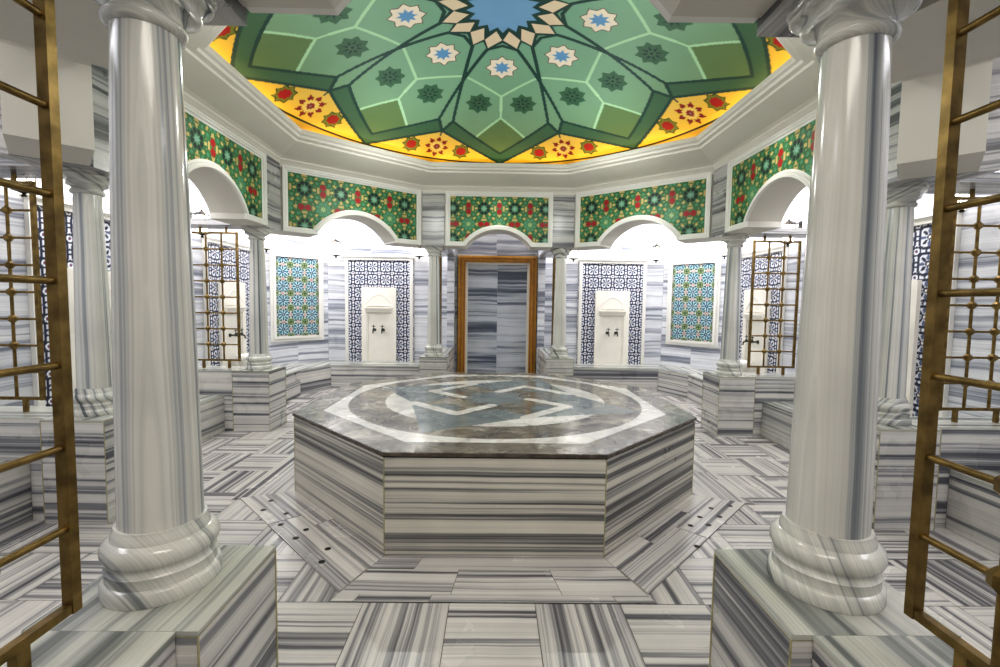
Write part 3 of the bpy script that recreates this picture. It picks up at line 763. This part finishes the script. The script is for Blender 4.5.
for i, (loc, rz, lab) in enumerate(spots):
    g = gp if i == 0 else copy_tree(gp)
    g.location = loc; g.rotation_euler[2] = rz; tag(g, lab, 'grille', 'brass grilles between the bays')

# ------------------------------------------------------------------ benches
BH = .345
def bench(pts_list, label, loc):
    e = empty('marble_bench', (loc[0], loc[1], 0), label, 'bench', 'striped marble benches along the walls')
    bm = bmesh.new()
    for pts in pts_list: prism(bm, [(x-loc[0], y-loc[1]) for x, y in pts], 0, BH-.02)
    bmesh.ops.recalc_face_normals(bm, faces=bm.faces); uvize(bm); obj('bench_riser', bm, W, e)
    bm = bmesh.new()
    for pts in pts_list:
        c = Vector((sum(p[0] for p in pts)/len(pts), sum(p[1] for p in pts)/len(pts)))
        prism(bm, [(x-loc[0], y-loc[1]) for x, y in pts], BH-.02, BH)
    bmesh.ops.recalc_face_normals(bm, faces=bm.faces); uvize(bm); obj('bench_seat', bm, WT, e)
    return e
for s, w in ((-1, 'left'), (1, 'right')):
    g = .004
    f = lambda P: [(s*x, y) for x, y in (P if s > 0 else P[::-1])]
    bench([f([(2.61, 1.152), (RX-g, 1.152), (RX-g, cy-g), (2.61, 2.60)]), f([(2.61, 2.602), (RX-g, cy), (cx, RY-g), (2.38, 3.10)]), f([(.95, 3.10), (2.378, 3.10), (cx-g, RY-g), (.95, RY-g)])],
          'striped marble bench wrapping the far %s corner under the tiled niches' % w, (s*2.6, 2.6))
    bench([f([(2.61, -.698), (RX-g, -.698), (RX-g, .873), (2.61, .873)])], 'striped marble bench along the %s side wall between the two side columns' % w, (s*2.93, .09))
    bench([f([(2.61, RF+g), (RX-g, RF+g), (RX-g, -.972), (2.61, -.972)])], 'striped marble bench by the %s wall in front of the near side plinth' % w, (s*2.93, -2.5))

# ------------------------------------------------------------------ tiled washing niches
def niche_paint(u, v):
    p = .2
    c = np.empty((len(u), 3)); c[:] = (216, 218, 226)
    NV, BL = (33, 37, 60), (86, 96, 124)
    x = ((u/p) % 1-.5)*p; y = ((v/p) % 1-.5)*p; ax, ay = np.abs(x), np.abs(y)
    r = np.hypot(x, y); a = np.arctan2(y, x)
    put(c, np.abs(r-.086+.010*np.cos(4*a)) < .0105, NV)
    for k in range(8):
        t = k*PI/4; px, py = .048*math.cos(t), .048*math.sin(t); dx, dy = x-px, y-py
        l_, m_ = dx*math.cos(t)+dy*math.sin(t), -dx*math.sin(t)+dy*math.cos(t)
        put(c, (l_/.024)**2+(m_/.0125)**2 < 1, NV if k % 2 else BL)
    put(c, r < .022, NV); put(c, r < .011, (224, 220, 214))
    q = np.hypot(ax-.1, ay-.1); put(c, q < .040, NV); put(c, q < .025, (226, 228, 232)); put(c, q < .014, BL); put(c, q < .007, (140, 44, 50))
    m = np.minimum(np.hypot(ax-.1, ay), np.hypot(ax, ay-.1))
    put(c, m < .026, NV); put(c, m < .012, (214, 218, 228))
    return c
def make_niche(label, loc, rz, basin):
    """local: x along the wall, -y towards the room, z up from the bench"""
    e = empty('washing_niche', loc, label, 'niche', 'tiled washing niches', rz)
    w, h = .94, 1.56
    iw, ih = .265, 1.14
    grid_panel('tile_surround', (-w/2, -.012, 0), (1, 0, 0), (0, 0, 1), w, h, .0067, lambda u, v: niche_paint(u-.47, v-.36), lambda u, v: (np.abs(u-w/2) > iw-.03) | (v > ih-.03), PAINT, e)
    bm = bmesh.new()
    outl = [(-w/2-.045, 0), (w/2+.045, 0), (w/2+.045, h+.045), (-w/2-.045, h+.045)]
    for a, b, c_, d_ in ((-w/2-.05, -w/2, 0, h), (w/2, w/2+.05, 0, h), (-w/2-.05, w/2+.05, h, h+.045)): box(bm, a, b, -.034, -.001, c_, d_)
    bevel(bm, .008, 2); obj('niche_frame', bm, TRIMW, e)
    bm = bmesh.new(); box(bm, -w/2-.075, w/2+.075, -.055, -.001, h+.045, h+.075); box(bm, -w/2-.06, w/2+.06, -.042, -.001, h+.03, h+.046); bevel(bm, .006, 1); obj('niche_cornice', bm, TRIMW, e)
    # carved white marble panel: flat outer slab, stepped jambs, shelf with cavetto, recessed field
    bm = bmesh.new()
    box(bm, -iw, -.185, -.045, -.013, 0, .86); box(bm, .185, iw, -.045, -.013, 0, .86); box(bm, -iw, iw, -.045, -.013, .86, ih)
    box(bm, -.185, -.165, -.034, -.013, 0, .86); box(bm, .165, .185, -.034, -.013, 0, .86)
    bevel(bm, .004, 2); ms = obj('marble_surround', bm, CARRARA, e)
    bm = bmesh.new(); box(bm, -.165, .165, -.022, -.013, 0, .86); obj('back_slab', bm, CARRARA, ms)
    bm = bmesh.new()
    pr = [(.0, .75), (-.02, .752), (-.034, .765), (-.045, .79), (-.06, .812), (-.066, .82), (-.066, .836), (0, .84)]
    va = [[bm.verts.new((x*(1-(0 if i > 3 else .04)), -.022+y, z)) for i, (y, z) in enumerate(pr)] for x in (-.205, .205)]
    for i in range(len(pr)-1): bm.faces.new((va[0][i], va[0][i+1], va[1][i+1], va[1][i]))
    bm.faces.new(va[0]); bm.faces.new(va[1][::-1]); bmesh.ops.recalc_face_normals(bm, faces=bm.faces)
    obj('carved_shelf', bm, CARRARA, ms)
    # low pointed arch relief above the shelf
    bm = bmesh.new()
    pts = [(-.2, .88)]+[(x_, .88+.16*(1-abs(x_/.2)**1.7)) for x_ in [(-.2+.4*i/16) for i in range(1, 16)]]+[(.2, .88)]
    for (x0, z0), (x1, z1) in zip(pts[:-1], pts[1:]): tube(bm, (x0, -.045, z0), (x1, -.045, z1), .006, 6)
    obj('arch_relief', bm, CARRARA, ms)
    if basin:
        bm = bmesh.new()
        lathe(bm, [(.08, 0), (.11, .02), (.10, .05), (.15, .12), (.185, .19), (.19, .25), (.175, .25), (.16, .19), (.10, .13), (.01, .11)], 32, cap=False)
        for v in bm.verts: v.co.y = v.co.y*.8-.24
        bo = obj('wash_basin', bm, CARRARA, None, True); bo.location = Vector(loc); bo.rotation_euler[2] = rz
        tag(bo, basin, 'basin', 'carved marble wash basins')
    return e
def make_tap():
    e = empty('pewter_tap', (0, 0, 0), 'x', 'tap')
    bm = bmesh.new(); tube(bm, (0, 0, 0), (0, -.012, 0), .022, 16); tube(bm, (0, -.012, 0), (0, -.075, 0), .010, 12, .012)
    tube(bm, (0, -.075, -.012), (0, -.075, .022), .016, 12); tb = obj('tap_body', bm, PEWTER, e)
    bm = bmesh.new(); tube(bm, (0, -.07, .0), (0, -.11, -.012), .010, 10); tube(bm, (0, -.108, -.006), (0, -.115, -.05), .010, 10, .008); obj('spout', bm, PEWTER, tb)
    bm = bmesh.new(); tube(bm, (0, -.075, .02), (0, -.075, .055), .006, 10); tube(bm, (-.028, -.075, .058), (.028, -.075, .058), .006, 10)
    tube(bm, (0, -.075, .055), (0, -.075, .085), .006, 10, .003); obj('handle', bm, PEWTER, tb)
    return e
taps = []
def lantern_label(w, i): return
niches = []
for s, w in ((-1, 'left'), (1, 'right')):
    niches.append(((s*1.80, RY-.001, BH), 0, 'blue and white tiled washing niche in the back wall %s of the doorway' % w, None))
    niches.append(((s*(RX-.001), 2.13, BH), -s*PI/2, 'blue and white tiled washing niche behind the far %s side column' % w, 'white marble wash basin on the bench behind the far %s brass grille' % w))
    niches.append(((s*(RX-.001), .22, BH), -s*PI/2, 'blue and white tiled washing niche in the %s side wall behind the near side column' % w, 'white marble wash basin on the %s side wall bench' % w))
SH = {}
for _l, _z, lab_, _b in niches:
    SH[lab_] = lab_.replace('blue and white tiled washing niche ', '').replace('in the left side wall ', '').replace('in the right side wall ', '')
tp = None
def place_tap(T, off, lab, grp):
    global tp
    if tp is None: tp = make_tap(); t = tp
    else: t = copy_tree(tp)
    t.matrix_basis = T @ Matrix.Translation(off); tag(t, lab, 'tap', grp)
for loc, rz, lab, bas in niches:
    make_niche(lab, loc, rz, bas)
    T = Matrix.Translation(loc) @ Matrix.Rotation(rz, 4, 'Z')
    place_tap(T, (-.067, -.022, .49), 'left tap of the pair in the niche '+SH[lab], 'old pewter taps')
    place_tap(T, (.067, -.022, .49), 'right tap of the pair in the niche '+SH[lab], 'old pewter taps')

# tiled picture panels on the corner walls
def floral_paint(u, v):
    p = .2067
    c = np.empty((len(u), 3)); c[:] = (176, 184, 170)
    x = ((u/p) % 1-.5)*p; y = ((v/p) % 1-.5)*p; r = np.hypot(x, y); a = np.arctan2(y, x)
    put(c, r < .099, (60, 84, 92))
    for k in range(8):
        t = k*PI/4; px, py = .058*math.cos(t), .058*math.sin(t); dx, dy = x-px, y-py
        l_, m_ = dx*math.cos(t)+dy*math.sin(t), -dx*math.sin(t)+dy*math.cos(t)
        put(c, (l_/.040)**2+(m_/.0205)**2 < 1, (208, 226, 226)); put(c, (l_/.034)**2+(m_/.0145)**2 < 1, (40, 104, 124))
    put(c, r < .024, (22, 70, 116)); put(c, r < .008, (190, 200, 140))
    bx, by = (p/2-np.abs(x)), (p/2-np.abs(y)); put(c, (bx < .043) & (by < .043), (82, 104, 66)); put(c, (bx < .043) & (by < .043) & (np.abs(bx-by) < .006), (150, 164, 120)); put(c, np.hypot(bx, by) < .016, (56, 74, 50))
    for m in (np.hypot(bx, y), np.hypot(x, by)):
        put(c, m < .024, (214, 208, 196)); put(c, m < .018, (150, 50, 56)); put(c, m < .008, (226, 220, 214))
    return c
for s, w in ((-1, 'left'), (1, 'right')):
    A, B = (Vector((-RX, cy)), Vector((-cx, RY))) if s < 0 else (Vector((cx, RY)), Vector((RX, cy)))
    d = (B-A).normalized(); n = Vector((d.y, -d.x)); m = (A+B)/2; 
    t = empty('tile_picture', (m.x, m.y, .75), 'upright panel of turquoise flower tiles in a white frame on the far %s corner wall' % w, 'tile panel', 'turquoise tile panels', math.atan2(d.y, d.x))
    ww, hh_ = .62, 1.14
    grid_panel('flower_tiles', (-ww/2, -.014, 0), (1, 0, 0), (0, 0, 1), ww, hh_, .0062, floral_paint, None, PAINT, t)
    bm = bmesh.new()
    for k_, (dd, y1) in enumerate(((.075, .022), (.035, .036))):
        for a, b, c_, e_ in ((-ww/2-dd, -ww/2, -dd, hh_+dd), (ww/2, ww/2+dd, -dd, hh_+dd), (-ww/2, ww/2, hh_, hh_+dd), (-ww/2, ww/2, -dd, 0)): box(bm, a, b, -y1, -.001, c_, e_)
    bevel(bm, .004, 1); obj('panel_frame', bm, TRIMW, t)

# ------------------------------------------------------------------ wall lanterns
def make_lantern():
    e = empty('wall_lantern', (0, 0, 0), 'x', 'lantern')
    y = -.13
    bm = bmesh.new(); box(bm, -.02, .02, -.012, -.001, .1, .22); tube(bm, (0, -.01, .19), (0, y, .225), .006, 8); obj('bracket', bm, IRON, e)
    bm = bmesh.new(); lathe(bm, [(.055, 0.0), (.055, .18)], 6, cap=False, c=(0, y)); lg = obj('lit_glass', bm, LAMPGLASS, e)
    bm = bmesh.new()
    for i in range(6):
        a = i*PI/3; tube(bm, (.057*math.cos(a), y+.057*math.sin(a), 0), (.057*math.cos(a), y+.057*math.sin(a), .18), .004, 6)
    obj('cage', bm, BRASS, lg)
    bm = bmesh.new(); lathe(bm, [(.01, -.05), (.016, -.04), (.008, -.028), (.03, -.018), (.066, -.008), (.066, .002), (.02, .004)], 12, c=(0, y)); obj('base_cup', bm, IRON, e)
    bm = bmesh.new(); lathe(bm, [(.066, .178), (.066, .188), (.03, .215), (.01, .225), (.01, .24)], 12, c=(0, y)); obj('cap', bm, IRON, e)
    return e
lp = make_lantern(); first = True; LZ = 1.965
for s, w in ((-1, 'left'), (1, 'right')):
    for (x, y, rz, lab) in ((s*1.165, RY, 0, 'lit wall lantern between the back %s niche and the column by the doorway' % w), (s*2.42, RY, 0, 'lit wall lantern between the back %s niche and the corner tile panel' % w),
                            (s*RX, 2.78, -s*PI/2, 'lit wall lantern on the %s wall beside the corner tile panel' % w), (s*RX, 1.42, -s*PI/2, 'lit wall lantern on the %s wall above the far brass grille' % w),
                            (s*RX, -.42, -s*PI/2, 'lit wall lantern on the %s wall above the near brass grille' % w)):
        l = lp if first else copy_tree(lp); first = False
        l.location = (x, y, LZ); l.rotation_euler[2] = rz; tag(l, lab, 'lantern', 'lit wall lanterns')
        T = Matrix.Translation((x, y, LZ)) @ Matrix.Rotation(rz, 4, 'Z'); p = T @ Vector((0, -.25, .22))
        ld = bpy.data.lights.new('lantern_light', 'POINT'); ld.energy = 4.2; ld.color = (1, .97, .95); ld.shadow_soft_size = .04
        lo = bpy.data.objects.new('lantern_light', ld); lo.location = p; link(lo)

# ------------------------------------------------------------------ lights
def area(loc, rot, sx, sy, e, col, name='ceiling_fill_light'):  # added fill lamps under the ceiling, kept out of view
    ld = bpy.data.lights.new(name, 'AREA'); ld.shape = 'RECTANGLE'; ld.size = sx; ld.size_y = sy; ld.energy = e; ld.color = col
    o = bpy.data.objects.new(name, ld); o.location = loc; o.rotation_euler = rot; link(o); return o
CW = (.95, .95, 1.)
for s in (-1, 1):
    area((s*1.75, 3.12, 2.72), (0, 0, 0), 1.5, .35, 27, CW)
    area((s*2.9, 2.0, 2.72), (0, 0, 0), .35, 1.5, 22, CW)
    area((s*2.9, .0, 2.72), (0, 0, 0), .35, 1.5, 22, CW)
    area((s*2.7, -2.6, 2.72), (0, 0, 0), .6, 1.8, 26, CW)
area((0, -3.75, 2.72), (math.radians(18), 0, 0), 2.2, .9, 54, (1., .95, .85))  # added warm fill overhead at the camera end
# added fill spots under the cornice soffit, no lamp bodies there
for k in range(8):
    a, b = Vector(RI[k]), Vector(RI[(k+1) % 8]); c, d = Vector(LIP[k]), Vector(LIP[(k+1) % 8])
    m = (a+b+c*2+d*2)/6
    ld = bpy.data.lights.new('soffit_fill_spot', 'SPOT'); ld.energy = 9; ld.spot_size = 2.6; ld.spot_blend = .9; ld.shadow_soft_size = .03; ld.color = (1, .98, .94)
    lo = bpy.data.objects.new('soffit_fill_spot', ld); lo.location = (m.x, m.y, 2.69); link(lo)
for x_, y_ in ((.9, .9), (-.9, .9), (.9, -.8), (-.9, -.8)):  # invisible points added to light the dome from below, nothing hangs here
    ld = bpy.data.lights.new('dome_fill_light', 'POINT'); ld.energy = 13; ld.color = (.97, 1, .97); ld.shadow_soft_size = 0
    lo = bpy.data.objects.new('dome_fill_light', ld); lo.location = (x_, y_, 2.45); link(lo)
wd = bpy.data.worlds.new('World'); bpy.context.scene.world = wd; wd.use_nodes = True
wd.node_tree.nodes['Background'].inputs[0].default_value = (.8, .85, .9, 1); wd.node_tree.nodes['Background'].inputs[1].default_value = .3

# ------------------------------------------------------------------ camera
cam = bpy.data.cameras.new('Camera'); co = bpy.data.objects.new('Camera', cam); link(co)
cam.sensor_width = 36; cam.lens = 458.4876/1000*36; cam.clip_start = .02
pitch, yaw, roll = .064, -.0114, .014
fwd = Vector((-math.sin(yaw)*math.cos(pitch), math.cos(yaw)*math.cos(pitch), -math.sin(pitch)))
right = Vector((math.cos(yaw), math.sin(yaw), 0)); up = right.cross(fwd)
r2_ = right*math.cos(roll)+up*math.sin(roll); u2_ = -right*math.sin(roll)+up*math.cos(roll)
M = Matrix((r2_, u2_, -fwd)).transposed().to_4x4(); M.translation = (-.0121, -3.5206, 1.2569); co.matrix_world = M
sc = bpy.context.scene; sc.camera = co
sc.view_settings.view_transform = 'Standard'; sc.view_settings.look = 'Medium High Contrast'; sc.view_settings.exposure = 0.12
